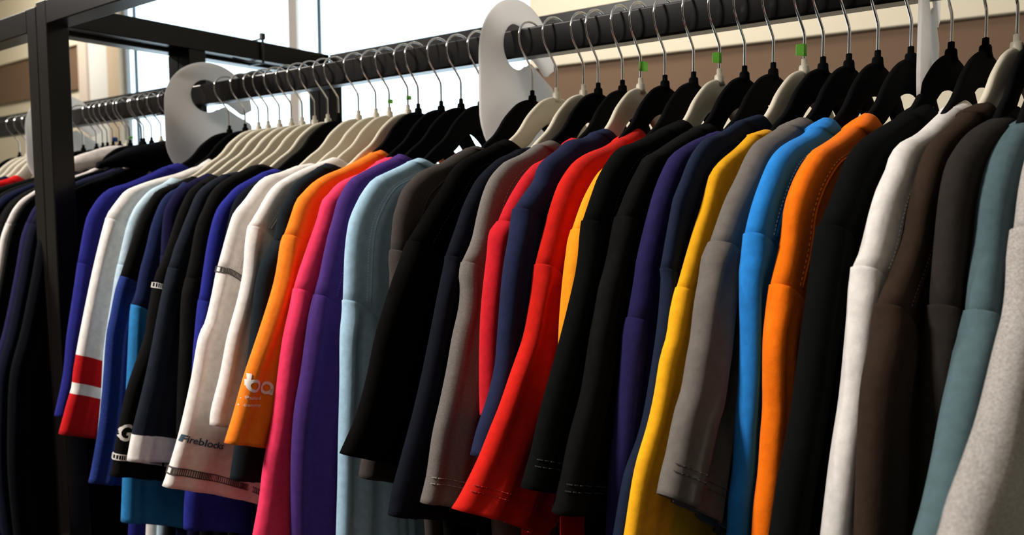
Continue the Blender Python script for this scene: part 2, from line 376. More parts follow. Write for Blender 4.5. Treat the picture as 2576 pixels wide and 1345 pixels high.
class Garment:
    """local frame: x across the cloth (thickness), y along the hanger (near side negative), z world height above the camera height"""
    def __init__(s, key, name, label, cat, X0, th, T, seam, ridge, cut, mats, hem=(.135, -.055), fold=(.5, .012, 0.), sleeve_ext=.07, seedv=0, group=None,
                 length=.60, detail=1, stitch=None, piping=True, collar='rib', band=None, tf=0., tw=.208, Ts=None, dz=0, zshift=0):
        s.tf = tf; s.tw = tw; s.T = T; s.rnd = random.Random(key); s.key = key; s.fold = fold
        s.root = empty(name, (X0, .8925, 1.5 + dz - length), th); s.zb = 1.5 + dz - length
        tag(s.root, label, cat, group)
        s.mats = mats; s.o = Vector((s.rnd.uniform(-9, 9), s.rnd.uniform(-9, 9), 0))
        rd = [Vector((0, a, b)) for a, b in ridge]
        s.seam_pt = rd[seam]
        shoulder = catmull(rd[1:seam+1], 20 * detail if seam > 1 else 4)
        sl = rd[seam:]
        if cut:
            d = (sl[-1] - sl[-3]).normalized(); sl = sl + [sl[-1] + d * sleeve_ext]
        s.sleeve_path = catmull(sl, 30 * detail)
        s.length = length; s.hem = Vector((0, hem[0], hem[1])); s.Ts = Ts or T
        s.collar_top = rd[0]; s.shoulder = shoulder; s.n_torso(); s.n_sleeve(stitch, band)
        if collar == 'rib': s.n_collar()
        if collar == 'hood': s.n_collar(); s.n_hood()
        if piping: s.n_piping()

    def W(s, p): return Vector((p.x, p.y, p.z - s.zb))   # into the root's frame (root is at z = zb)

    def crease(s, p, d, amp):
        q = Vector((p.y * 10, p.z * 3.2, 0)) + s.o
        return amp * (noise.noise(q) * 1.5 + .16 * noise.noise(q * 2.7))

    # torso -------------------------------------------------------
    def n_torso(s):
        T = s.T; sp = s.seam_pt; zn = s.shoulder[0].z - .055
        st = []                                       # (outer, centre, T)
        n = len(s.shoulder)
        for i, o in enumerate(s.shoulder):
            f = i / (n - 1); st.append((o, Vector((0, 0, zn + (sp.z - .05 - zn) * f)), T))
        for dy, dz in ((.012, -.018), (.032, -.05), (.045, -.10), (.05, -.16)):
            st.append((Vector((0, min(sp.y + dy, -s.tw + .013), sp.z + dz)), Vector((0, 0, sp.z - .05 + dz)), T * .72))
        z0 = sp.z - .2; zend = s.zb
        for k in range(1, 9):
            z = z0 + (zend - z0) * k / 8
            st.append((Vector((0, -s.tw - .004 * sin(k), z)), Vector((0, 0, z)), T * .8))
        s.torso_st = st
        ds = [0, .001, .0025, .005, .008, .011, .015, .02, .026, .031, .037, .045, .055, .068, .085, .105, .13, .16]
        V = []; F = []; UV = []; vlen = 0; m = None
        for i, (o, c, Tk) in enumerate(st):
            if i: vlen += max(.003, (o - st[i-1][0]).length)
            L = (c - o).length; R = T * 1.15
            dd = [x for x in ds]; ts = [min(1, x / L) for x in dd]
            # spread those past the end evenly
            cnt = len(ds); ts = [x * (1 if L > .17 else L / .17 * .97) / L for x in dd] + [1.0]
            row = []
            for sgn in (1, -1):
                for mir in (1, -1):
                    seq = ts if (mir == 1) == (sgn == 1) else ts[::-1]
                    # order: +x near->centre, +x centre->far, -x far->centre, -x centre->near
                    pass
            def pt(t, mir, sgn):
                p = o + (c - o) * t; d = (p - o).length
                h = halfthick(d, Tk, R)
                w = min(1, d / .03)
                x = sgn * h + w * s.crease(p if mir == 1 else Vector((0, p.y + .7, p.z)), d, .004) * (1 if Tk == T else .5)
                if sgn > 0: x += s.tf * math.exp(-((d - .034) / .008)**2)
                return Vector((x, p.y * mir, p.z)), d
            for t in ts: row.append(pt(t, 1, 1))
            for t in ts[::-1][1:]: row.append(pt(t, -1, 1))
            for t in ts[1:]: row.append(pt(t, -1, -1))
            for t in ts[::-1][1:-1]: row.append(pt(t, 1, -1))
            m = len(row)
            for (p, d) in row:
                V.append(s.W(p)); UV.append((vlen, d))
        for i in range(len(st) - 1):
            for k in range(m): F.append((i*m + k, i*m + (k+1) % m, (i+1)*m + (k+1) % m, (i+1)*m + k))
        s.torso = new_obj('torso', V, F, s.mats['torso'], s.root, uvs=UV)
        s.rowlen = m

    def torso_pt(s, i, d, off=0., sgn=1):
        o, c, Tk = s.torso_st[i]; L = (c - o).length; p = o + (c - o) * (d / L)
        h = halfthick(d, Tk, s.T * 1.15); w = min(1, d / .03)
        return Vector((sgn * (h + off) + w * s.crease(p, d, .004) + (s.tf * math.exp(-((d - .034) / .008)**2) if sgn > 0 else 0), p.y, p.z))

    # sleeve ------------------------------------------------------
    def sec(s, f):
        """(outer, control, inner) of the sleeve section at fraction f"""
        n = len(s.sleeve_path) - 1; q = f * n; i = min(n - 1, int(q)); o = s.sleeve_path[i].lerp(s.sleeve_path[i+1], q - i)
        sp = s.seam_pt; o0 = s.sleeve_path[0]; oe = s.sleeve_path[-1]
        i0 = sp + Vector((0, .085, -.150)); ie = oe + s.hem
        c0 = sp + Vector((0, .060, -.016)); ce = oe + s.hem * .5 + Vector((0, .004, .006))
        g = f; inner = i0.lerp(ie, g); ctl = (c0 - o0).lerp(ce - oe, g) + o
        return o, ctl, inner
    def sleeve_pt(s, f, t, sgn, off=0.):
        o, c, i = s.sec(f); p = bez(o, c, i, t); L = (i - o).length * 1.05
        d0 = t * L; d1 = (1 - t) * L; Tk = s.T * 1.03 + .0004 + (s.Ts - s.T) * f
        puff = 1 + .10 * math.exp(-((f - .06) / .05)**2)
        h = min(halfthick(d0, Tk, Tk * 1.15), halfthick(d1, Tk, Tk * 1.15)) * puff + off
        a, wl, ph = s.fold
        w = min(1, max(0, (d0 - .006) / .02)) * min(1, f / .12)
        x = sgn * h + w * (a * Tk * (sin(2*pi*(d0 / wl) + ph + 2.0 * f) * .55) + s.crease(p, d0, .0045))
        k = 1 - math.exp(-(f / .02)**2) if f < .1 else 1
        return Vector((x, p.y, p.z)), d0
    def n_sleeve(s, stitch, band):
        segs = s.mats.get('sleeve_parts') or [(0, 1, 'sleeve', s.mats.get('sleeve', s.mats['torso']))]
        tb = [0, .008, .02, .04, .06, .085, .115, .15, .2, .26, .33, .41, .5, .6, .7, .8, .88, .94, .98, 1]
        first = None
        for mir in (1, -1):
            first = None
            for (f0, f1, nm, mm) in segs:
                n = max(3, int(len(s.sleeve_path) * (f1 - f0)) + 1)
                if mir == -1: n = max(3, n // 3)
                V = []; F = []; UV = []
                ring = [(t, 1) for t in tb] + [(t, -1) for t in tb[::-1][1:-1]]
                m = len(ring); totl = sum((s.sleeve_path[i+1] - s.sleeve_path[i]).length for i in range(len(s.sleeve_path) - 1))
                last = f1 >= .999
                fr = [f0 + (f1 - f0) * i / (n - 1) for i in range(n)]
                if mir == 1 and last: fr = fr[:-1] + [fr[-1] - .02, fr[-1]]
                if mir == 1 and f0 == 0: fr = [0, .004, .012] + [x for x in fr[1:] if x > .02]
                for f in fr:
                    for (t, sg) in ring:
                        off = 0
                        if f0 == 0 and f < .001: off = -.0030
                        p, d = s.sleeve_pt(f, t, sg, off)
                        p.y *= mir; V.append(s.W(p)); UV.append((f * totl, d * sg))
                nn = len(fr)
                for i in range(nn - 1):
                    for k in range(m): F.append((i*m + k, i*m + (k+1) % m, (i+1)*m + (k+1) % m, (i+1)*m + k))
                if last:      # fold the hem inwards so the opening shows a real edge and an inside
                    b = len(V); base = (nn - 1) * m
                    for dep in (.0, .05):
                        for (t, sg) in ring:
                            p, d = s.sleeve_pt(1 - dep, min(.985, max(.015, t)), sg, -.0016)
                            p.y *= mir
                            V.append(s.W(p)); UV.append((totl, d))
                    for k in range(m):
                        F.append((base + k, base + (k+1) % m, b + (k+1) % m, b + k))
                        F.append((b + k, b + (k+1) % m, b + m + (k+1) % m, b + m + k))
                par = s.root if first is None else first
                o = new_obj(nm, V, F, mm, par, uvs=UV)
                if first is None:
                    first = o
            if mir == 1: s.sleeve = first
        # hem stitching and overlock bands
        if stitch:
            totl = sum((s.sleeve_path[i+1] - s.sleeve_path[i]).length for i in range(len(s.sleeve_path) - 1))
            V = []; F = []
            for back in (.021, .027):
                f = 1 - back / totl; wid = s.hem.length * 1.02; cnt = int(wid / .0046)
                for k in range(cnt):
                    t0 = (k + .2) / cnt; t1 = (k + .8) / cnt
                    s.dash(V, F, f, t0, t1)
            o = new_obj('hem_stitching', V, F, stitch, s.sleeve, smooth=False); o['kind'] = 'stuff'
        if band:
            for (f, mm, hgt) in band:
                totl = sum((s.sleeve_path[i+1] - s.sleeve_path[i]).length for i in range(len(s.sleeve_path) - 1))
                V = []; F = []; o_, c_, i_ = s.sec(f); wid = (i_ - o_).length; cnt = int(wid / .0028)
                for k in range(cnt):
                    t = (k + .5) / cnt
                    for sg in (1, -1):
                        s.dash(V, F, f, t - .14 / cnt, t + .14 / cnt, hgt / totl / 2, sg)
                for e in (-.5, .5):
                    for k in range(cnt):
                        for sg in (1, -1): s.dash(V, F, f + e * hgt / totl, k / cnt, (k + 1) / cnt, .0006 / totl, sg)
                o = new_obj('overlock_stitching', V, F, mm, s.sleeve, smooth=False); o['kind'] = 'stuff'
    def dash(s, V, F, f, t0, t1, hf=None, sg=1):
        b = len(V); L = .30
        hf = hf or .0012
        q = [(f - hf, t0), (f - hf, t1), (f + hf, t1), (f + hf, t0)]
        for off in (-.0006, .0012):
            for (ff, tt) in q:
                p, d = s.sleeve_pt(min(1, max(0, ff)), tt, sg, off); p.y -= max(0, off) * 1.3 * (1 - min(1, d / (s.T * 1.15))); V.append(s.W(p))
        F += [(b+4, b+5, b+6, b+7), (b, b+1, b+5, b+4), (b+1, b+2, b+6, b+5), (b+2, b+3, b+7, b+6), (b+3, b, b+4, b+7)]

    # collar ------------------------------------------------------
    def n_collar(s):
        o0, c0, T = s.torso_st[0]; top = s.collar_top; d = (top - o0)
        if d.length < .012: d = d.normalized() * .016 if d.length > 1e-5 else Vector((0, .014, .006))
        V = []; F = []; UV = []; m = None; T = s.T
        rows = [(-.05, .9, -.0005), (0, 1.05, .0016), (.14, 1.08, .0022), (.5, 1.04, .0018), (.9, .90, 0), (1.0, .82, -.0005), (.97, .7, -.0015), (.4, .75, -.002)]
        tb = [0, .01, .03, .06, .1, .16, .24, .34, .46, .6, .75, .9, 1]
        for (k, th, off) in rows:
            o = o0 + d * k; c = c0 + Vector((0, 0, 1)) * (abs(d.z) * .6 + .008) * k; L = (c - o).length
            row = []
            def pt(t, mir, sg):
                p = o + (c - o) * t; dd = t * L
                return Vector((sg * (halfthick(dd, T * th, T * 1.15) + off), p.y * mir, p.z)), dd
            for t in tb: row.append(pt(t, 1, 1))
            for t in tb[::-1][1:]: row.append(pt(t, -1, 1))
            for t in tb[1:]: row.append(pt(t, -1, -1))
            for t in tb[::-1][1:-1]: row.append(pt(t, 1, -1))
            m = len(row)
            for (p, dd) in row: V.append(s.W(p)); UV.append((k * d.length, dd))
        for i in range(len(rows) - 1):
            for k in range(m): F.append((i*m + k, i*m + (k+1) % m, (i+1)*m + (k+1) % m, (i+1)*m + k))
        new_obj('collar', V, F, s.mats.get('collar', s.mats['torso']), s.root, uvs=UV)

    def n_hood(s):
        # a soft folded hood hanging over the collar
        V = []; F = []; UV = []; nu, nv = 26, 14; T = s.T * 2.2
        for i in range(nu + 1):
            a = i / nu; y = -.15 + .30 * a
            for k in range(nv):
                b = 2 * pi * k / nv
                hgt = .032 + .022 * sin(pi * a) + .008 * noise.noise(Vector((a * 5, b, 0)) + s.o)
                zc = .090 + .025 * sin(pi * a)
                x = T * cos(b) * (sin(pi * min(.97, max(.03, a))) ** .4) + .004 * noise.noise(Vector((a * 7, cos(b) * 2, sin(b) * 2)) + s.o)
                z = zc + hgt * .55 * sin(b) * (sin(pi * min(.97, max(.03, a))) ** .5)
                V.append(s.W(Vector((x, y, 1.5 + z)))); UV.append((a * .3, b * .02))
        for i in range(nu):
            for k in range(nv): F.append((i*nv + k, i*nv + (k+1) % nv, (i+1)*nv + (k+1) % nv, (i+1)*nv + k))
        F.append(tuple(range(nv))[::-1]); F.append(tuple(nu*nv + k for k in range(nv)))
        new_obj('hood', V, F, s.mats['torso'], s.root, uvs=UV)

    def n_piping(s):
        n = len(s.shoulder); pts = [s.W(s.torso_pt(i, .027, .0001)) for i in range(0, n)]
        v, f = tube_data(pts, .0011, 6); new_obj('shoulder_seam', v, f, s.mats['torso'], s.root)
        V = []; F = []
        for i in range(n - 1):
            a0 = s.torso_pt(i, .0225, .0003); a1 = s.torso_pt(i + 1, .0225, .0003); L = (a1 - a0).length; c = max(1, int(L / .0036))
            for k in range(c):
                p = a0.lerp(a1, (k + .2) / c); q = a0.lerp(a1, (k + .75) / c)
                v, f = tube_data([s.W(p), s.W(q)], .00045, 4, base=len(V)); V += v; F += f
        o = new_obj('shoulder_stitching', V, F, s.mats.get('thread', s.mats['torso']), s.root, smooth=False); o['kind'] = 'stuff'

    def bvh(s):
        me = s.sleeve.data
        return BVHTree.FromPolygons([v.co.copy() for v in me.vertices], [tuple(p.vertices) for p in me.polygons])

def lay(T, yy, zz):
    hit = T.ray_cast(Vector((.1, yy, zz)), Vector((-1, 0, 0)))
    if hit[0] is not None:
        n = hit[1] if hit[1].x > 0 else -hit[1]
        return hit[0] + n * .0009
    return None
def text_on(g, body, size, y, z, m, rot=0., shear=0., name='printed_text', bold=0., width=None):
    """flat print laid onto the +x face of the sleeve; y, z = where its first letter starts (garment frame)"""
    cu = bpy.data.curves.new(name, 'FONT'); cu.body = body; cu.size = size; cu.offset = bold; cu.resolution_u = 3
    ob = bpy.data.objects.new(name, cu); COL.objects.link(ob)
    bpy.context.view_layer.update()
    dg = bpy.context.evaluated_depsgraph_get(); me = bpy.data.meshes.new_from_object(ob.evaluated_get(dg))
    COL.objects.unlink(ob); bpy.data.objects.remove(ob)
    bm = bmesh.new(); bm.from_mesh(me); bmesh.ops.triangulate(bm, faces=bm.faces)
    for _ in range(4):
        bmesh.ops.subdivide_edges(bm, edges=[e for e in bm.edges if e.calc_length() > size * .09], cuts=1)
        bmesh.ops.triangulate(bm, faces=bm.faces)
    gone = []
    x0 = min(v.co.x for v in bm.verts); x1 = max(v.co.x for v in bm.verts); kx = width / (x1 - x0) if width else 1
    for v in bm.verts: v.co.x = (v.co.x - x0) * kx
    T = g.bvh(); c, s_ = cos(rot), sin(rot)
    for v in bm.verts:
        u, w = v.co.x, v.co.y; yy = y + u * c - w * s_; zz = z + u * s_ + w * c - g.zb
        p = lay(T, yy, zz)
        if p is None: gone.append(v)
        else: v.co = p
    bmesh.ops.delete(bm, geom=gone, context='VERTS')      # print that runs past the fold is out of sight
    me2 = bpy.data.meshes.new(name); bm.to_mesh(me2); bm.free(); me2.materials.append(m)
    o = bpy.data.objects.new(name, me2); COL.objects.link(o); o.parent = g.sleeve
    return o

RIDGES = {
'G1': (-0.027,-0.0698,0.0115,8,True,[(-0.085, 1.595), (-0.105, 1.586), (-0.137, 1.575), (-0.166, 1.564), (-0.19, 1.554), (-0.208, 1.544), (-0.225, 1.53), (-0.24, 1.512), (-0.252, 1.488), (-0.262, 1.464), (-0.2757, 1.4326), (-0.2969, 1.4154), (-0.3379, 1.3816), (-0.3793, 1.3616), (-0.4228, 1.3417), (-0.4365, 1.3285)]),
'G2': (-0.0525,-0.0934,0.0108,8,True,[(-0.0535, 1.5825), (-0.1171, 1.5687), (-0.16, 1.5528), (-0.193, 1.5322), (-0.2118, 1.5065), (-0.2206, 1.4751), (-0.23, 1.4495), (-0.2351, 1.4277), (-0.2351, 1.4274), (-0.247, 1.4063), (-0.2624, 1.3895), (-0.288, 1.3615), (-0.3098, 1.3305), (-0.331, 1.3062), (-0.3486, 1.2923)]),
'G3': (-0.0664,-0.1368,0.0108,8,True,[(-0.0545, 1.59), (-0.0878, 1.5786), (-0.1197, 1.5725), (-0.1629, 1.5611), (-0.1932, 1.5469), (-0.213, 1.5324), (-0.2254, 1.5067), (-0.2332, 1.4652), (-0.238, 1.4298), (-0.2399, 1.4031), (-0.2438, 1.3586), (-0.2465, 1.3104), (-0.2449, 1.2537)]),
'G4': (-0.0774,-0.2097,0.0099,11,True,[(-0.0803, 1.5929), (-0.1171, 1.5818), (-0.1246, 1.5765), (-0.1462, 1.5678), (-0.1745, 1.5545), (-0.1907, 1.5411), (-0.2042, 1.5184), (-0.2159, 1.4948), (-0.2227, 1.4769), (-0.2403, 1.4543), (-0.2532, 1.4412), (-0.2632, 1.4302), (-0.2641, 1.4225), (-0.2702, 1.4037), (-0.2833, 1.3727), (-0.2874, 1.3318), (-0.2898, 1.2588)]),
'G5': (-0.1027,-0.2006,0.0099,11,True,[(-0.0572, 1.5987), (-0.0857, 1.5892), (-0.1092, 1.578), (-0.1423, 1.5636), (-0.1738, 1.5546), (-0.1907, 1.5437), (-0.1996, 1.5306), (-0.212, 1.5189), (-0.2238, 1.5018), (-0.2319, 1.4853), (-0.2406, 1.4675), (-0.2501, 1.4568), (-0.2509, 1.4472), (-0.2545, 1.4268), (-0.2585, 1.4019), (-0.266, 1.3568), (-0.2781, 1.3154), (-0.288, 1.2717), (-0.2916, 1.2538)]),
'G6': (-0.1318,-0.2043,0.0115,7,True,[(-0.0677, 1.598), (-0.1016, 1.5841), (-0.1544, 1.5665), (-0.18, 1.556), (-0.1959, 1.545), (-0.2078, 1.5315), (-0.2244, 1.5078), (-0.2413, 1.4881), (-0.2452, 1.4738), (-0.2561, 1.4318), (-0.2642, 1.3996), (-0.2796, 1.3372), (-0.2959, 1.2936), (-0.3078, 1.2505)]),
'G7': (-0.1676,-0.1939,0.0094,9,True,[(-0.0972, 1.5883), (-0.1295, 1.574), (-0.1527, 1.5637), (-0.1723, 1.5564), (-0.1905, 1.5497), (-0.2058, 1.5383), (-0.22, 1.5232), (-0.2322, 1.5023), (-0.2383, 1.4731), (-0.2517, 1.4399), (-0.2558, 1.4157), (-0.2602, 1.3965), (-0.2602, 1.3596), (-0.2596, 1.3377), (-0.2631, 1.3111), (-0.2654, 1.2866), (-0.2718, 1.2575), (-0.2742, 1.2337)]),
'G8': (-0.1986,-0.1581,0.0094,8,True,[(-0.1182, 1.5846), (-0.1429, 1.5741), (-0.1536, 1.5677), (-0.1797, 1.5598), (-0.199, 1.5518), (-0.214, 1.5406), (-0.2316, 1.5176), (-0.2429, 1.4985), (-0.2502, 1.4817), (-0.2522, 1.4622), (-0.2562, 1.4465), (-0.2548, 1.394), (-0.2563, 1.3565), (-0.261, 1.3198), (-0.2639, 1.2824), (-0.2702, 1.2588), (-0.272, 1.2283)]),
'G9': (-0.2266,-0.1658,0.0115,9,False,[(-0.1039, 1.588), (-0.135, 1.5782), (-0.1609, 1.5684), (-0.18, 1.5608), (-0.1943, 1.5494), (-0.2041, 1.537), (-0.2138, 1.5252), (-0.2234, 1.5145), (-0.2328, 1.5017), (-0.2497, 1.4738), (-0.2575, 1.4615), (-0.2614, 1.445), (-0.2688, 1.4242), (-0.2754, 1.3934), (-0.2799, 1.3814), (-0.2893, 1.3514), (-0.2966, 1.3402), (-0.3048, 1.3207), (-0.3107, 1.3032), (-0.3176, 1.2885), (-0.3234, 1.2717)]),
'G10': (-0.2529,-0.1787,0.0067,10,True,[(-0.1158, 1.5775), (-0.1429, 1.5713), (-0.161, 1.5602), (-0.1732, 1.554), (-0.1905, 1.5452), (-0.2027, 1.5365), (-0.2096, 1.5284), (-0.2163, 1.5122), (-0.2229, 1.499), (-0.2343, 1.4782), (-0.2558, 1.4336), (-0.2603, 1.4221), (-0.2665, 1.4031), (-0.2692, 1.3905), (-0.2787, 1.3723), (-0.2868, 1.3413), (-0.297, 1.3152), (-0.3109, 1.2886), (-0.3182, 1.2652), (-0.3268, 1.2301)]),
'G11': (-0.2725,-0.1628,0.0067,9,True,[(-0.0946, 1.5948), (-0.1326, 1.5857), (-0.1687, 1.5708), (-0.189, 1.5658), (-0.2085, 1.5514), (-0.2203, 1.5354), (-0.2289, 1.5216), (-0.2362, 1.5123), (-0.2426, 1.4928), (-0.2553, 1.4497), (-0.2528, 1.4404), (-0.2549, 1.4207), (-0.2611, 1.3883), (-0.2673, 1.3628), (-0.2779, 1.3248), (-0.2885, 1.3007), (-0.3045, 1.278), (-0.3125, 1.2542), (-0.3204, 1.2249)]),
'G12': (-0.3062,-0.1433,0.0103,11,True,[(-0.1148, 1.579), (-0.1269, 1.5755), (-0.1517, 1.5688), (-0.1728, 1.5611), (-0.193, 1.5514), (-0.2067, 1.5363), (-0.2162, 1.5226), (-0.2231, 1.5103), (-0.2323, 1.4897), (-0.2456, 1.456), (-0.2503, 1.4347), (-0.2591, 1.4041), (-0.2643, 1.3857), (-0.2717, 1.3394), (-0.2779, 1.2997), (-0.2841, 1.267), (-0.289, 1.2079)]),
'G13': (-0.3388,-0.1097,0.0103,9,False,[(-0.0852, 1.5912), (-0.1095, 1.5837), (-0.1328, 1.5756), (-0.1603, 1.5643), (-0.1767, 1.5572), (-0.1954, 1.5509), (-0.2048, 1.5406), (-0.2167, 1.5277), (-0.2264, 1.5148), (-0.2391, 1.4953), (-0.2453, 1.4791), (-0.2496, 1.4651), (-0.2563, 1.4477), (-0.2654, 1.4292), (-0.2708, 1.4105), (-0.2791, 1.3854), (-0.2919, 1.3399), (-0.309, 1.3025), (-0.3191, 1.2743), (-0.3333, 1.238)]),
'G14': (-0.3685,-0.0914,0.0108,8,False,[(-0.0861, 1.5966), (-0.127, 1.583), (-0.1521, 1.5744), (-0.1768, 1.5665), (-0.1929, 1.5628), (-0.2086, 1.5542), (-0.2283, 1.535), (-0.2379, 1.5208), (-0.2543, 1.4918), (-0.2567, 1.4746), (-0.2635, 1.4446), (-0.275, 1.4148), (-0.2881, 1.3843), (-0.3032, 1.3522), (-0.318, 1.3209), (-0.3302, 1.2884), (-0.3384, 1.2716), (-0.3444, 1.2588)]),
'G15': (-0.4004,-0.0686,0.0112,8,False,[(-0.0822, 1.5784), (-0.1153, 1.5656), (-0.1466, 1.5556), (-0.169, 1.5484), (-0.1842, 1.5417), (-0.1948, 1.5341), (-0.2079, 1.5203), (-0.2181, 1.5071), (-0.2327, 1.4825), (-0.238, 1.4682), (-0.2451, 1.4424), (-0.2523, 1.3995), (-0.2555, 1.3644), (-0.2608, 1.3183), (-0.2672, 1.2803)]),
'G16': (-0.4372,-0.0441,0.0109,10,False,[(-0.0689, 1.5935), (-0.1072, 1.5783), (-0.1283, 1.5696), (-0.1548, 1.5626), (-0.1751, 1.5557), (-0.1896, 1.548), (-0.2002, 1.5394), (-0.2128, 1.5269), (-0.2231, 1.5102), (-0.2332, 1.4894), (-0.2504, 1.4483), (-0.2544, 1.4268), (-0.2603, 1.4056), (-0.27, 1.3771), (-0.2905, 1.3438), (-0.3062, 1.3181), (-0.3197, 1.2994), (-0.3385, 1.2729), (-0.3614, 1.2474), (-0.3735, 1.2373)]),
'G17': (-0.4698,-0.0164,0.0109,9,False,[(-0.0862, 1.5933), (-0.1094, 1.5871), (-0.1284, 1.58), (-0.1578, 1.575), (-0.1784, 1.5639), (-0.1982, 1.5545), (-0.2111, 1.5445), (-0.2189, 1.5307), (-0.232, 1.5198), (-0.2508, 1.5032), (-0.2522, 1.4956), (-0.2569, 1.4781), (-0.2642, 1.4561), (-0.2709, 1.4268), (-0.2784, 1.376), (-0.2831, 1.3473), (-0.2946, 1.3195), (-0.3112, 1.2911), (-0.3209, 1.2685)]),
'G18': (-0.4952,-0.0186,0.0112,9,False,[(-0.1134, 1.5825), (-0.1248, 1.5758), (-0.1384, 1.5674), (-0.1638, 1.5564), (-0.1809, 1.5509), (-0.1918, 1.5445), (-0.2046, 1.5347), (-0.2179, 1.5218), (-0.2329, 1.5046), (-0.243, 1.4902), (-0.2554, 1.4778), (-0.2602, 1.4552), (-0.2649, 1.4327), (-0.2703, 1.4031), (-0.2733, 1.3729), (-0.275, 1.3344), (-0.275, 1.2933)]),
'G19': (-0.5302,-0.0461,0.0097,9,False,[(-0.1028, 1.5824), (-0.129, 1.5757), (-0.1542, 1.5639), (-0.1735, 1.5576), (-0.186, 1.5526), (-0.2064, 1.5375), (-0.2191, 1.5196), (-0.2285, 1.4972), (-0.2384, 1.4688), (-0.253, 1.4474), (-0.2563, 1.4333), (-0.2552, 1.4222), (-0.258, 1.3992), (-0.2689, 1.3687), (-0.2771, 1.3387), (-0.2883, 1.3046), (-0.2999, 1.2727), (-0.3092, 1.2334), (-0.3193, 1.2067)]),
'G20': (-0.5521,-0.0488,0.0097,8,False,[(-0.1128, 1.575), (-0.1331, 1.5716), (-0.1499, 1.5651), (-0.1691, 1.5583), (-0.2, 1.5384), (-0.2146, 1.5218), (-0.2271, 1.5038), (-0.2368, 1.4844), (-0.2534, 1.4531), (-0.2554, 1.4404), (-0.2649, 1.4141), (-0.2788, 1.3679), (-0.2996, 1.3052), (-0.3214, 1.2509), (-0.3352, 1.2179), (-0.341, 1.1948)]),
'G21': (-0.5939,-0.1034,0.0115,9,False,[(-0.1016, 1.588), (-0.1202, 1.5801), (-0.1437, 1.5712), (-0.1571, 1.5654), (-0.1716, 1.56), (-0.1866, 1.5487), (-0.1962, 1.5383), (-0.2051, 1.5262), (-0.2237, 1.5056), (-0.2549, 1.4679), (-0.2614, 1.4549), (-0.2766, 1.4262), (-0.2899, 1.3966), (-0.3025, 1.3653), (-0.3151, 1.322), (-0.3295, 1.2845), (-0.3397, 1.2672), (-0.3511, 1.2493)]),
'G22': (-0.6331,-0.055,0.0115,9,False,[(-0.1146, 1.5807), (-0.1285, 1.5775), (-0.1499, 1.569), (-0.1754, 1.5569), (-0.2045, 1.5473), (-0.2211, 1.5366), (-0.2356, 1.524), (-0.2438, 1.5071), (-0.2496, 1.4913), (-0.2539, 1.4575), (-0.2554, 1.4422), (-0.2546, 1.4253), (-0.2608, 1.3876), (-0.2749, 1.3349), (-0.2909, 1.2697), (-0.3059, 1.2078)]),
'G23': (-0.722,-0.0233,0.0115,10,True,[(-0.1272, 1.5689), (-0.1433, 1.5636), (-0.1646, 1.5551), (-0.1872, 1.5468), (-0.2046, 1.5394), (-0.2191, 1.5259), (-0.2289, 1.5132), (-0.2413, 1.4925), (-0.2467, 1.473), (-0.2505, 1.4483), (-0.2543, 1.3958), (-0.2548, 1.377), (-0.2592, 1.3505), (-0.2612, 1.2967), (-0.2656, 1.2255), (-0.2683, 1.1713), (-0.2724, 1.1094)]),
'G24': (-0.7596,-0.0796,0.0111,12,True,[(-0.1188, 1.5766), (-0.1294, 1.5702), (-0.1547, 1.5613), (-0.1791, 1.5506), (-0.1984, 1.5409), (-0.21, 1.527), (-0.2195, 1.5123), (-0.2248, 1.4958), (-0.2345, 1.47), (-0.2404, 1.4498), (-0.249, 1.419), (-0.2534, 1.4074), (-0.2559, 1.3991), (-0.2636, 1.3741), (-0.2695, 1.3471), (-0.2782, 1.3024), (-0.2879, 1.2621), (-0.293, 1.2226), (-0.2968, 1.168), (-0.2987, 1.1047)]),
'G25': (-0.798,-0.0313,0.0111,11,True,[(-0.1062, 1.5754), (-0.1254, 1.5675), (-0.152, 1.5525), (-0.1774, 1.5438), (-0.1948, 1.5356), (-0.2101, 1.5219), (-0.2198, 1.5132), (-0.228, 1.4908), (-0.2444, 1.4549), (-0.2567, 1.4279), (-0.2613, 1.4167), (-0.2652, 1.406), (-0.2713, 1.3806), (-0.2823, 1.3465), (-0.2932, 1.2925), (-0.3034, 1.2394), (-0.3155, 1.1962), (-0.3231, 1.1523), (-0.3338, 1.1106)]),
'G26': (-0.8443,0.0323,0.0115,10,False,[(-0.0868, 1.5879), (-0.1013, 1.582), (-0.1309, 1.5688), (-0.1586, 1.5578), (-0.1851, 1.5488), (-0.2061, 1.5382), (-0.2211, 1.5265), (-0.2339, 1.515), (-0.2442, 1.4935), (-0.247, 1.4869), (-0.2545, 1.4718), (-0.2592, 1.4608), (-0.27, 1.4179), (-0.2827, 1.3852), (-0.3002, 1.3462), (-0.3216, 1.3), (-0.3379, 1.2575), (-0.3513, 1.2259)]),
'G27': (-0.8658,-0.0162,0.0115,9,False,[(-0.1595, 1.5665), (-0.1728, 1.56), (-0.1925, 1.5496), (-0.2124, 1.5368), (-0.2224, 1.5229), (-0.2297, 1.5118), (-0.235, 1.5039), (-0.2391, 1.4924), (-0.242, 1.4779), (-0.2455, 1.4634), (-0.2596, 1.4447), (-0.2692, 1.4261), (-0.2766, 1.3978), (-0.2885, 1.3235), (-0.3025, 1.2539), (-0.3128, 1.2047), (-0.3209, 1.1657)]),
'G28': (-0.9059,-0.0238,0.0115,10,False,[(-0.1115, 1.5788), (-0.1392, 1.569), (-0.1651, 1.5601), (-0.1902, 1.5487), (-0.2101, 1.5378), (-0.2245, 1.5235), (-0.2369, 1.5058), (-0.2415, 1.4988), (-0.2459, 1.4936), (-0.2498, 1.4878), (-0.2542, 1.4825), (-0.26, 1.453), (-0.2634, 1.4241), (-0.2737, 1.3852), (-0.2906, 1.338), (-0.3026, 1.2909), (-0.3166, 1.248), (-0.3196, 1.2282)]),
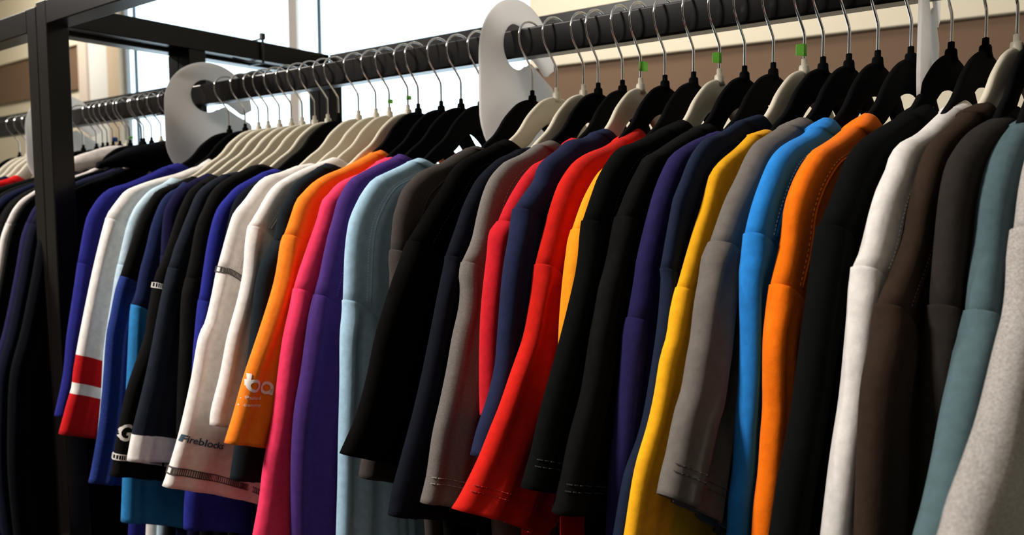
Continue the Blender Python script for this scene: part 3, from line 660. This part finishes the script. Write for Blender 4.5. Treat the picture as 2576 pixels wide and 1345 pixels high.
'G29': (-0.9358,-0.0785,0.0115,9,False,[(-0.1231, 1.5711), (-0.1485, 1.5661), (-0.1739, 1.5566), (-0.1978, 1.5497), (-0.2144, 1.5371), (-0.2284, 1.5203), (-0.2378, 1.5099), (-0.2483, 1.4985), (-0.2579, 1.4742), (-0.2734, 1.4278), (-0.282, 1.3933), (-0.2936, 1.3541), (-0.3038, 1.3354), (-0.3169, 1.2774), (-0.3355, 1.2117), (-0.3533, 1.1629), (-0.3596, 1.1487)]),
'G30': (-0.9759,-0.055,0.0115,8,False,[(-0.1362, 1.5638), (-0.157, 1.5566), (-0.1739, 1.5497), (-0.1905, 1.543), (-0.2101, 1.5301), (-0.2218, 1.5187), (-0.2298, 1.5018), (-0.2403, 1.4628), (-0.2475, 1.4295), (-0.2547, 1.3965), (-0.2662, 1.325), (-0.278, 1.2428), (-0.2868, 1.1604)]),
'G31': (-1.0242,-0.0288,0.0115,11,False,[(-0.1271, 1.5657), (-0.1456, 1.5602), (-0.1667, 1.55), (-0.1919, 1.537), (-0.2074, 1.5228), (-0.2193, 1.5106), (-0.2268, 1.498), (-0.233, 1.4814), (-0.2416, 1.4496), (-0.25, 1.4077), (-0.253, 1.3913), (-0.2566, 1.3762), (-0.2615, 1.3447), (-0.2672, 1.3042), (-0.2739, 1.2365), (-0.2801, 1.1513), (-0.2881, 1.0979), (-0.2916, 1.0531)]),
'G32': (-1.0507,-0.0445,0.0115,9,False,[(-0.1294, 1.574), (-0.1449, 1.5709), (-0.1637, 1.5624), (-0.1807, 1.554), (-0.2007, 1.5422), (-0.2154, 1.5267), (-0.2255, 1.5074), (-0.2383, 1.4813), (-0.2485, 1.4387), (-0.257, 1.4068), (-0.2648, 1.375), (-0.2693, 1.3188), (-0.2745, 1.2615), (-0.2784, 1.2039), (-0.2799, 1.1808)]),
'G33': (-1.0849,-0.0663,0.0115,9,False,[(-0.1459, 1.563), (-0.1711, 1.5579), (-0.1964, 1.5433), (-0.2136, 1.5274), (-0.2258, 1.5029), (-0.2359, 1.481), (-0.2433, 1.464), (-0.2506, 1.4483), (-0.2553, 1.4338), (-0.2607, 1.4205), (-0.2682, 1.3946), (-0.2765, 1.363), (-0.2864, 1.3202), (-0.3022, 1.257), (-0.3213, 1.1918), (-0.3315, 1.1483)]),
'G34': (-1.1161,-0.1009,0.0115,10,False,[(-0.1674, 1.5586), (-0.1887, 1.5456), (-0.2038, 1.5331), (-0.2124, 1.5189), (-0.2232, 1.4964), (-0.2355, 1.4626), (-0.2456, 1.4363), (-0.2529, 1.4204), (-0.2574, 1.4128), (-0.2607, 1.4034), (-0.2628, 1.3963), (-0.2734, 1.3485), (-0.2794, 1.3156), (-0.3045, 1.2521), (-0.315, 1.2164), (-0.3279, 1.1596), (-0.3357, 1.1192)]),
'G35': (-1.1459,-0.1251,0.0115,7,False,[(-0.1543, 1.5625), (-0.1789, 1.5505), (-0.2004, 1.5381), (-0.2102, 1.5274), (-0.2201, 1.5119), (-0.2256, 1.4964), (-0.229, 1.4717), (-0.2322, 1.4347), (-0.2371, 1.3853), (-0.2492, 1.3055), (-0.2617, 1.2137), (-0.27, 1.1527)]),
'G36': (-1.1787,-0.1415,0.0115,9,False,[(-0.1742, 1.549), (-0.1836, 1.5392), (-0.1979, 1.532), (-0.2103, 1.5179), (-0.2204, 1.4964), (-0.228, 1.4757), (-0.2359, 1.4451), (-0.2463, 1.411), (-0.2542, 1.3764), (-0.2615, 1.3582), (-0.2648, 1.3353), (-0.2702, 1.2731), (-0.2779, 1.1797), (-0.2901, 1.0195)]),
'G37': (-1.2113,-0.1313,0.0099,8,False,[(-0.1409, 1.5604), (-0.1787, 1.5444), (-0.2003, 1.535), (-0.2149, 1.5157), (-0.2276, 1.4921), (-0.2399, 1.4612), (-0.2501, 1.4336), (-0.2555, 1.4181), (-0.2616, 1.4014), (-0.2704, 1.3761), (-0.2783, 1.3415), (-0.2861, 1.3071), (-0.2936, 1.2375), (-0.3027, 1.1689), (-0.3165, 1.101), (-0.3212, 1.0838)]),
'G38': (-1.239,-0.113,0.0099,8,False,[(-0.1617, 1.5579), (-0.1767, 1.5477), (-0.1967, 1.5375), (-0.214, 1.5204), (-0.226, 1.5037), (-0.2362, 1.48), (-0.2441, 1.452), (-0.2485, 1.4348), (-0.2528, 1.4184), (-0.2579, 1.3976), (-0.2656, 1.3572), (-0.2795, 1.282), (-0.2867, 1.2061), (-0.2952, 1.1434)]),
'G39': (-1.2793,-0.0611,0.0115,9,False,[(-0.0767, 1.5949), (-0.0966, 1.5815), (-0.1319, 1.5672), (-0.1714, 1.5559), (-0.2013, 1.5453), (-0.2212, 1.5358), (-0.236, 1.5187), (-0.2487, 1.502), (-0.2513, 1.4975), (-0.2534, 1.4923), (-0.2613, 1.4661), (-0.2721, 1.4281), (-0.283, 1.3859), (-0.3021, 1.3048), (-0.3132, 1.2521), (-0.3167, 1.2265), (-0.3227, 1.2098), (-0.3389, 1.1571)]),
'G40': (-1.3284,-0.1229,0.0115,9,False,[(-0.1004, 1.5885), (-0.127, 1.5797), (-0.1531, 1.5664), (-0.1912, 1.5497), (-0.2156, 1.5418), (-0.2326, 1.5288), (-0.2452, 1.5115), (-0.2553, 1.4923), (-0.2634, 1.46), (-0.2718, 1.4187), (-0.2805, 1.3703), (-0.2938, 1.2975), (-0.3017, 1.2369), (-0.3175, 1.1707)]),
}


GENERIC = [(-.085, .095), (-.105, .086), (-.137, .075), (-.166, .064), (-.19, .054), (-.208, .044), (-.225, .030), (-.240, .012), (-.252, -.012), (-.262, -.040), (-.270, -.08), (-.283, -.14), (-.30, -.21), (-.318, -.27)]

def F_(n, c, **k): return fabric(n, c, **k)
def tee(key, label, colour, hk, name='t_shirt', cat='t-shirt', tape=None, holds=None, thread=None, **k):
    X0, th, T, seam, cut, ridge = RIDGES[key]
    m = k.pop('m', None) or {'torso': F_(key, colour, weave=k.pop('weave', 'knit'), heather=k.pop('heather', None), sheen=k.pop('sheen', .05))}
    if thread: m['thread'] = mat('thread_' + key, thread, .8)
    st = k.pop('stitched', False)
    g = Garment(key, name, label, cat, X0, th, T, seam, ridge, cut, m, stitch=(m.get('thread') or m['torso']) if st else None,
                group=None, **k)
    hanger(X0, th, hk, 'holding the ' + (holds or label.split(',')[0].split(' between')[0].split(' with')[0]), tape=tape)
    return g

WHITE = '#e6dfd9'
tee('G1', 'light grey heathered sweatshirt at the right edge of the rack', '#b3aea9', 'b', name='sweatshirt', cat='sweatshirt', heather='#928c87', fold=(.2, .05, 0), weave='twill')
tee('G2', 'slate teal t-shirt beside the light grey sweatshirt at far right', '#506469', 'b', stitched=True, thread='#41575d', fold=(.6, .035, 1.), tf=0.004)
tee('G3', 'charcoal t-shirt between the slate teal and dark brown shirts', '#2c2825', 'b', fold=(1.3, .03, .5), weave='twill', thread='#1f1c1a', tf=0.006)
tee('G4', 'dark brown t-shirt between the cream-white and charcoal shirts', '#32271f', 'w', thread='#57473c', fold=(.5, .04, 0))
tee('G5', 'bright white thick knit t-shirt at the right, next to dark brown', '#ddd8d3', 'b', fold=(.3, .05, 2), weave='rib', tf=0.004)
tee('G6', 'black t-shirt between the orange and bright white shirts', '#0c0d0c', 'b')
tee('G7', 'vivid orange t-shirt right of the sky blue one', '#ff760a', 'b', thread='#ffa050', stitched=False, holds='vivid orange t-shirt', fold=(.4, .03, 1))
tee('G8', 'bright sky blue t-shirt right of the medium grey one', '#2680d0', 'b', weave='twill', thread='#8ecbf5', holds='sky blue t-shirt', fold=(.4, .04, 1.4), tf=0.004)
tee('G9', 'medium grey t-shirt with wide creased sleeve between yellow and sky blue', '#6b6560', 'b', weave='twill', thread='#3f3b38', stitched=True, fold=(1.1, .045, 2.6), hem=(.13, -.085), holds='medium grey t-shirt', tf=0.003)
tee('G10', 'golden yellow t-shirt near the right half of the row', '#efaa18', 'b', thread='#c98a10', holds='golden yellow t-shirt', fold=(.5, .03, .3), tf=0.003)
tee('G11', 'steel navy t-shirt left of the golden yellow one', '#1d2538', 'w', tape=(-1, .1705, M_TAPE, .0125))
tee('G12', 'indigo navy t-shirt between the black and steel navy shirts', '#26224c', 'b')
tee('G13', 'charcoal black t-shirt with stitched wide hem left of indigo', '#141312', 'b', stitched=True, thread='#26241f', tw=.25, hem=(.15, -.05))
tee('G14', 'black t-shirt with stitched sleeve hem right of the amber sliver', '#0b0c0c', 'w', stitched=True, tw=.25, thread='#242424', tape=(-1, .1735, M_TAPE, .0115), holds='black t-shirt right of the amber one')
tee('G15', 'amber t-shirt, only a thin strip visible beside the bright red', '#fb9a1b', 'b', holds='amber t-shirt')
tee('G16', 'bright red t-shirt with flared sleeve in the middle of the row', '#cc1f15', 'b', stitched=True, thread='#a81510', fold=(1.2, .05, 2.2), holds='bright red t-shirt', hem=(.14, -.075), tf=0.004)
tee('G17', 'navy blue t-shirt between the crimson and bright red shirts', '#232843', 'w', fold=(.6, .03, 1), tape=(1, .1755, M_TAPE, .0115), thread='#11152a', holds='navy blue t-shirt')
tee('G18', 'crimson t-shirt, a narrow strip between grey and navy blue', '#c41c27', 'b', holds='crimson t-shirt')
tee('G19', 'warm grey t-shirt with crumpled sleeve left of the crimson one', '#78726d', 'b', heather='#69635f', stitched=True, thread='#a29c96', fold=(.9, .04, .8), holds='warm grey t-shirt')
tee('G20', 'midnight navy t-shirt between the black and warm grey shirts', '#14161f', 'w')
tee('G21', 'jet black t-shirt with pointed wide sleeve right of the middle divider', '#080807', 'w', fold=(.4, .05, 1), hem=(.15, -.07), thread='#222222', holds='jet black t-shirt')
tee('G22', 'taupe grey t-shirt directly right of the light blue one', '#443e3a', 'b', heather='#3b3633', fold=(.9, .04, 0), thread='#2c2926', holds='taupe grey t-shirt', tf=0.004)
tee('G23', 'light blue t-shirt with crisp folds left of the middle divider', '#a6c8de', 'b', fold=(.9, .05, 1.2), thread='#e0edf5', holds='light blue t-shirt', weave='rib', tf=0.006)
tee('G24', 'purple t-shirt between hot pink and light blue', '#4a3072', 'b', fold=(.8, .06, 0), thread='#6a4fb0')
tee('G25', 'hot pink long-sleeved shirt between orange and purple', '#f23a63', 'b', name='long_sleeved_shirt', cat='shirt', fold=(.3, .05, 1))
g26 = tee('G26', 'orange t-shirt with white print on the sleeve', '#ff8222', 'b', fold=(.7, .045, .4), weave='plain', holds='printed orange t-shirt')
tee('G27', 'dark teal-black t-shirt left of the printed orange one', '#1b2227', 'w', tape=(1, .172, M_TAPE, .006))
tee('G28', 'plain off-white t-shirt left of the dark teal-black one', WHITE, 'w', fold=(.6, .04, 1), weave='plain', tape=(1, .170, M_TAPE, .0062))
mw = {'torso': F_('G29', WHITE, weave='plain')}
OVER = mat('overlock_grey', '#4b4746', .8)
g29 = tee('G29', 'off-white t-shirt with dark overlock stitching and lettering on the sleeve', WHITE, 'w', m=mw, band=[(.012, OVER, .0075), (.925, OVER, .0085)], fold=(.6, .06, 2), hem=(.15, -.07), holds='lettered off-white t-shirt', tf=0.003)
tee('G30', 'blue-black t-shirt hidden between royal blue and off-white', '#12161d', 'w')
tee('G31', 'royal blue t-shirt left of the lettered off-white one', '#262a80', 'b', weave='plain', holds='royal blue t-shirt left of the off-white ones')
tee('G32', 'black t-shirt directly left of the second royal blue one', '#141312', 'w')
m33 = {'torso': F_('G33', '#1e222b', weave='plain')}; cw = F_('G33b', '#e4ddd8', weave='plain')
m33['sleeve_parts'] = [(0, .865, 'sleeve', m33['torso']), (.865, 1, 'white_cuff', cw)]
tee('G33', 'slate black t-shirt with a white cuff on the sleeve', '#1e222b', 'w', m=m33, hem=(.14, -.045))
OVW = mat('overlock_white', '#d8d2cc', .8)
g34 = tee('G34', 'black t-shirt with white overlock stitching and a letter G', '#121211', 'w', band=[(.012, OVW, .0075), (.90, OVW, .0075)], hem=(.15, -.06), fold=(.5, .05, 0), holds='black t-shirt with the letter G')
tee('G35', 'dark indigo t-shirt behind the black one with the letter G', '#191736', 'w')
m36 = {'torso': F_('G36', '#1d2547', weave='plain'), 'sleeve': F_('G36s', '#2d7ab4', weave='plain')}
tee('G36', 'navy t-shirt with cerulean blue sleeves', '#1d2547', 'w', m=m36)
m37 = {'torso': F_('G37', '#131312', weave='knit'), 'sleeve': F_('G37s', '#2c3f86', heather='#1d2b62')}
tee('G37', 'black raglan t-shirt with heathered blue sleeves', '#131312', 'w', m=m37, fold=(1.1, .03, 0))
tee('G38', 'pale icy blue t-shirt right of the white one with red stripes', '#b6ccd8', 'w', fold=(.8, .03, 0), weave='plain')
cwh = F_('G39', '#e7e0da', weave='plain'); cr = F_('G39r', '#b7161a', weave='plain')
m39 = {'torso': cwh, 'sleeve_parts': [(0, .64, 'sleeve', cwh), (.64, .765, 'red_stripe', cr), (.765, .815, 'white_stripe', cwh), (.815, 1, 'red_cuff', cr)]}
g39 = tee('G39', 'white t-shirt with red stripes and red cuff on the sleeve', '#e7e0da', 'b', m=m39, fold=(.5, .06, 2))
tee('G40', 'royal blue t-shirt first on the long rack beside the left divider', '#252674', 'b', weave='plain', holds='royal blue t-shirt first on the long rack', fold=(.9, .04, 0))

# print on sleeves (garment frame: y from the hanger, z height)
PRW = mat('white_print', '#efe3dc', .6); PRT = mat('teal_print', '#27485e', .6)
def ring2(cx, cy, rx, ry, k, n=28):
    V = []; F = []
    for j in range(5):
        q = 1 + (k - 1) * j / 4; V += [(cx + rx * q * cos(2*pi*i/n), cy + ry * q * sin(2*pi*i/n)) for i in range(n)]
    for j in range(4): F += [(j*n + i, j*n + (i+1) % n, (j+1)*n + (i+1) % n, (j+1)*n + i) for i in range(n)]
    return V, F
def strip2(p0, p1, wd, n=8):
    V = []; dx, dy = p1[0]-p0[0], p1[1]-p0[1]; L = sqrt(dx*dx+dy*dy); nx, ny = -dy/L*wd/2, dx/L*wd/2
    for i in range(n+1):
        t = i/n
        for e in (1, .5, 0, -.5, -1): V.append((p0[0]+dx*t+nx*e, p0[1]+dy*t+ny*e))
    return V, [(5*i + j, 5*i + j + 1, 5*i + j + 6, 5*i + j + 5) for i in range(n) for j in range(4)]
def shape_print(g, parts, y, z, rot, m, name='printed_text'):
    T = g.bvh(); V = []; F = []
    for vv, ff in parts:
        b = len(V); F += [tuple(b + i for i in f) for f in ff]
        for u, w_ in vv:
            yy = y + u * cos(rot) - w_ * sin(rot); zz = z + u * sin(rot) + w_ * cos(rot) - g.zb
            p = lay(T, yy, zz); V.append(tuple(p) if p is not None else None)
    F = [f for f in F if all(V[i] is not None for i in f)]
    V = [v or (0, -.2, .3) for v in V]
    keep = sorted({i for f in F for i in f}); ix = {a: b for b, a in enumerate(keep)}
    return new_obj(name, [V[i] for i in keep], [tuple(ix[i] for i in f) for f in F], m, g.sleeve)
RX, RY, KK = .0082, .0078, .56
lets = [strip2((-.0058, .0140), (-.0078, .0030), .0022), strip2((-.0028, RY), (-.0028, 2.1*RY), .0036),
        ring2(.0085, RY, RX, RY, KK), strip2((.0018, RY*.9), (.0018, .0215), .0034),
        ring2(.0262, RY, RX*.92, RY, KK), strip2((.0322, 0), (.0322, RY), .0034)]
shape_print(g26, lets, -.3265, 1.2847, radians(-17), PRW)
text_on(g26, 'tt Packard', .0052, -.3345, 1.2775, PRW, rot=radians(-13), width=.028, bold=.00006)
text_on(g26, 'se company', .0052, -.3380, 1.2695, PRW, rot=radians(-13), width=.031, bold=.00006)
text_on(g34, 'G', .034, -.3265, 1.1715, mat('grey_print', '#cfc8c0', .6), rot=radians(-15), width=.0150, bold=.0006)
text_on(g29, 'Fireblocks', .0125, -.3375, 1.2045, PRT, rot=radians(-22.5), width=.060, bold=.00025)


# the far rack: hangers packed at the right, garments mostly dark
FAR = [ # key, stem x, label, colour, kind, hanger, half thickness
 ('L1', -1.525, 'black hooded sweatshirt hanging beside the left divider', '#0b0b0f', 'hoodie', 'b', .0115),
 ('L2', -1.567, 'midnight blue long-sleeved shirt just behind the black hoodie', '#10131f', 'long', 'w', .011),
 ('L3', -1.604, 'violet navy long-sleeved shirt behind the front post', '#1f1c3c', 'long', 'b', .010),
 ('L4', -1.634, 'greenish black long-sleeved shirt right of the pale grey strip', '#151716', 'long', 'b', .0045),
 ('L5', -1.643, 'pale grey shirt showing as a thin bright strip left of the post', '#d6cdc8', 'tee', 'b', .006),
 ('L6', -1.690, 'soot black t-shirt left of the pale grey strip', '#131312', 'tee', 'b', .009),
 ('L7', -1.704, 'cream white hooded sweatshirt on the far rack', '#ddd4cc', 'hoodie', 'w', .007),
 ('L8', -1.734, 'black t-shirt directly left of the cream hoodie', '#121212', 'tee', 'b', .009),
 ('L9', -1.763, 'ink blue t-shirt second left of the cream hoodie', '#10142a', 'tee', 'b', .008),
 ('L10', -1.788, 'dull navy t-shirt third left of the cream hoodie', '#181a30', 'tee', 'b', .008),
 ('L11', -1.809, 'black t-shirt fourth left of the cream hoodie', '#141414', 'tee', 'b', .008),
 ('L12', -1.838, 'dark green-black t-shirt fifth left of the cream hoodie', '#141614', 'tee', 'b', .009),
 ('L15', -1.900, 'black t-shirt to the right of the far left divider', '#101010', 'tee', 'b', .010),
 ('L16', -2.065, 'scarlet t-shirt at the far left edge', '#c01218', 'tee', 'w', .011),
 ('L17', -2.110, 'navy t-shirt behind the scarlet one', '#15182c', 'tee', 'w', .010),
 ('L18', -2.150, 'black t-shirt second behind the scarlet one', '#101112', 'tee', 'w', .010),
 ('L19', -2.195, 'off-black t-shirt third behind the scarlet one', '#141312', 'tee', 'w', .010),
 ('L20', -2.240, 'dark grey t-shirt last seen at the left edge', '#1d1d1d', 'tee', 'b', .010)]
LONG = [(-.325, -.34), (-.33, -.45), (-.325, -.58)]
for i, (key, x, label, colour, kind, hk, T) in enumerate(FAR):
    rr = random.Random(key); dy = rr.uniform(-.004, .006) + {'L5': -.012, 'L4': -.010, 'L6': -.014, 'L7': .035}.get(key, 0)
    rid = [(a + dy, 1.5 + b - .0055 + rr.uniform(-.001, .001)) for a, b in (GENERIC + LONG if kind != 'tee' else GENERIC)]
    th = 0.0
    nm, ct = {'hoodie': ('hoodie', 'hoodie'), 'long': ('long_sleeved_shirt', 'shirt'), 'tee': ('t_shirt', 't-shirt')}[kind]
    g = Garment(key, nm, label, ct, x, th, T, 8, rid, False,
                {'torso': F_(key, colour, weave='plain')}, hem=(.13, -.05) if kind == 'tee' else (.09, -.01), length=.6 if kind == 'tee' else .74, piping=False, dz=0, collar='hood' if kind == 'hoodie' else 'rib',
                fold=(.5, .04, i))
    tp = None
    if key == 'L9': tp = (1, .166, M_BLUETAPE, .010)
    if key == 'L6': tp = (1, .166, M_TAPE, .006)
    hanger(x, th, hk, 'holding the ' + label.split(' hanging')[0].split(' showing')[0], dz=-.0055, tape=tp)
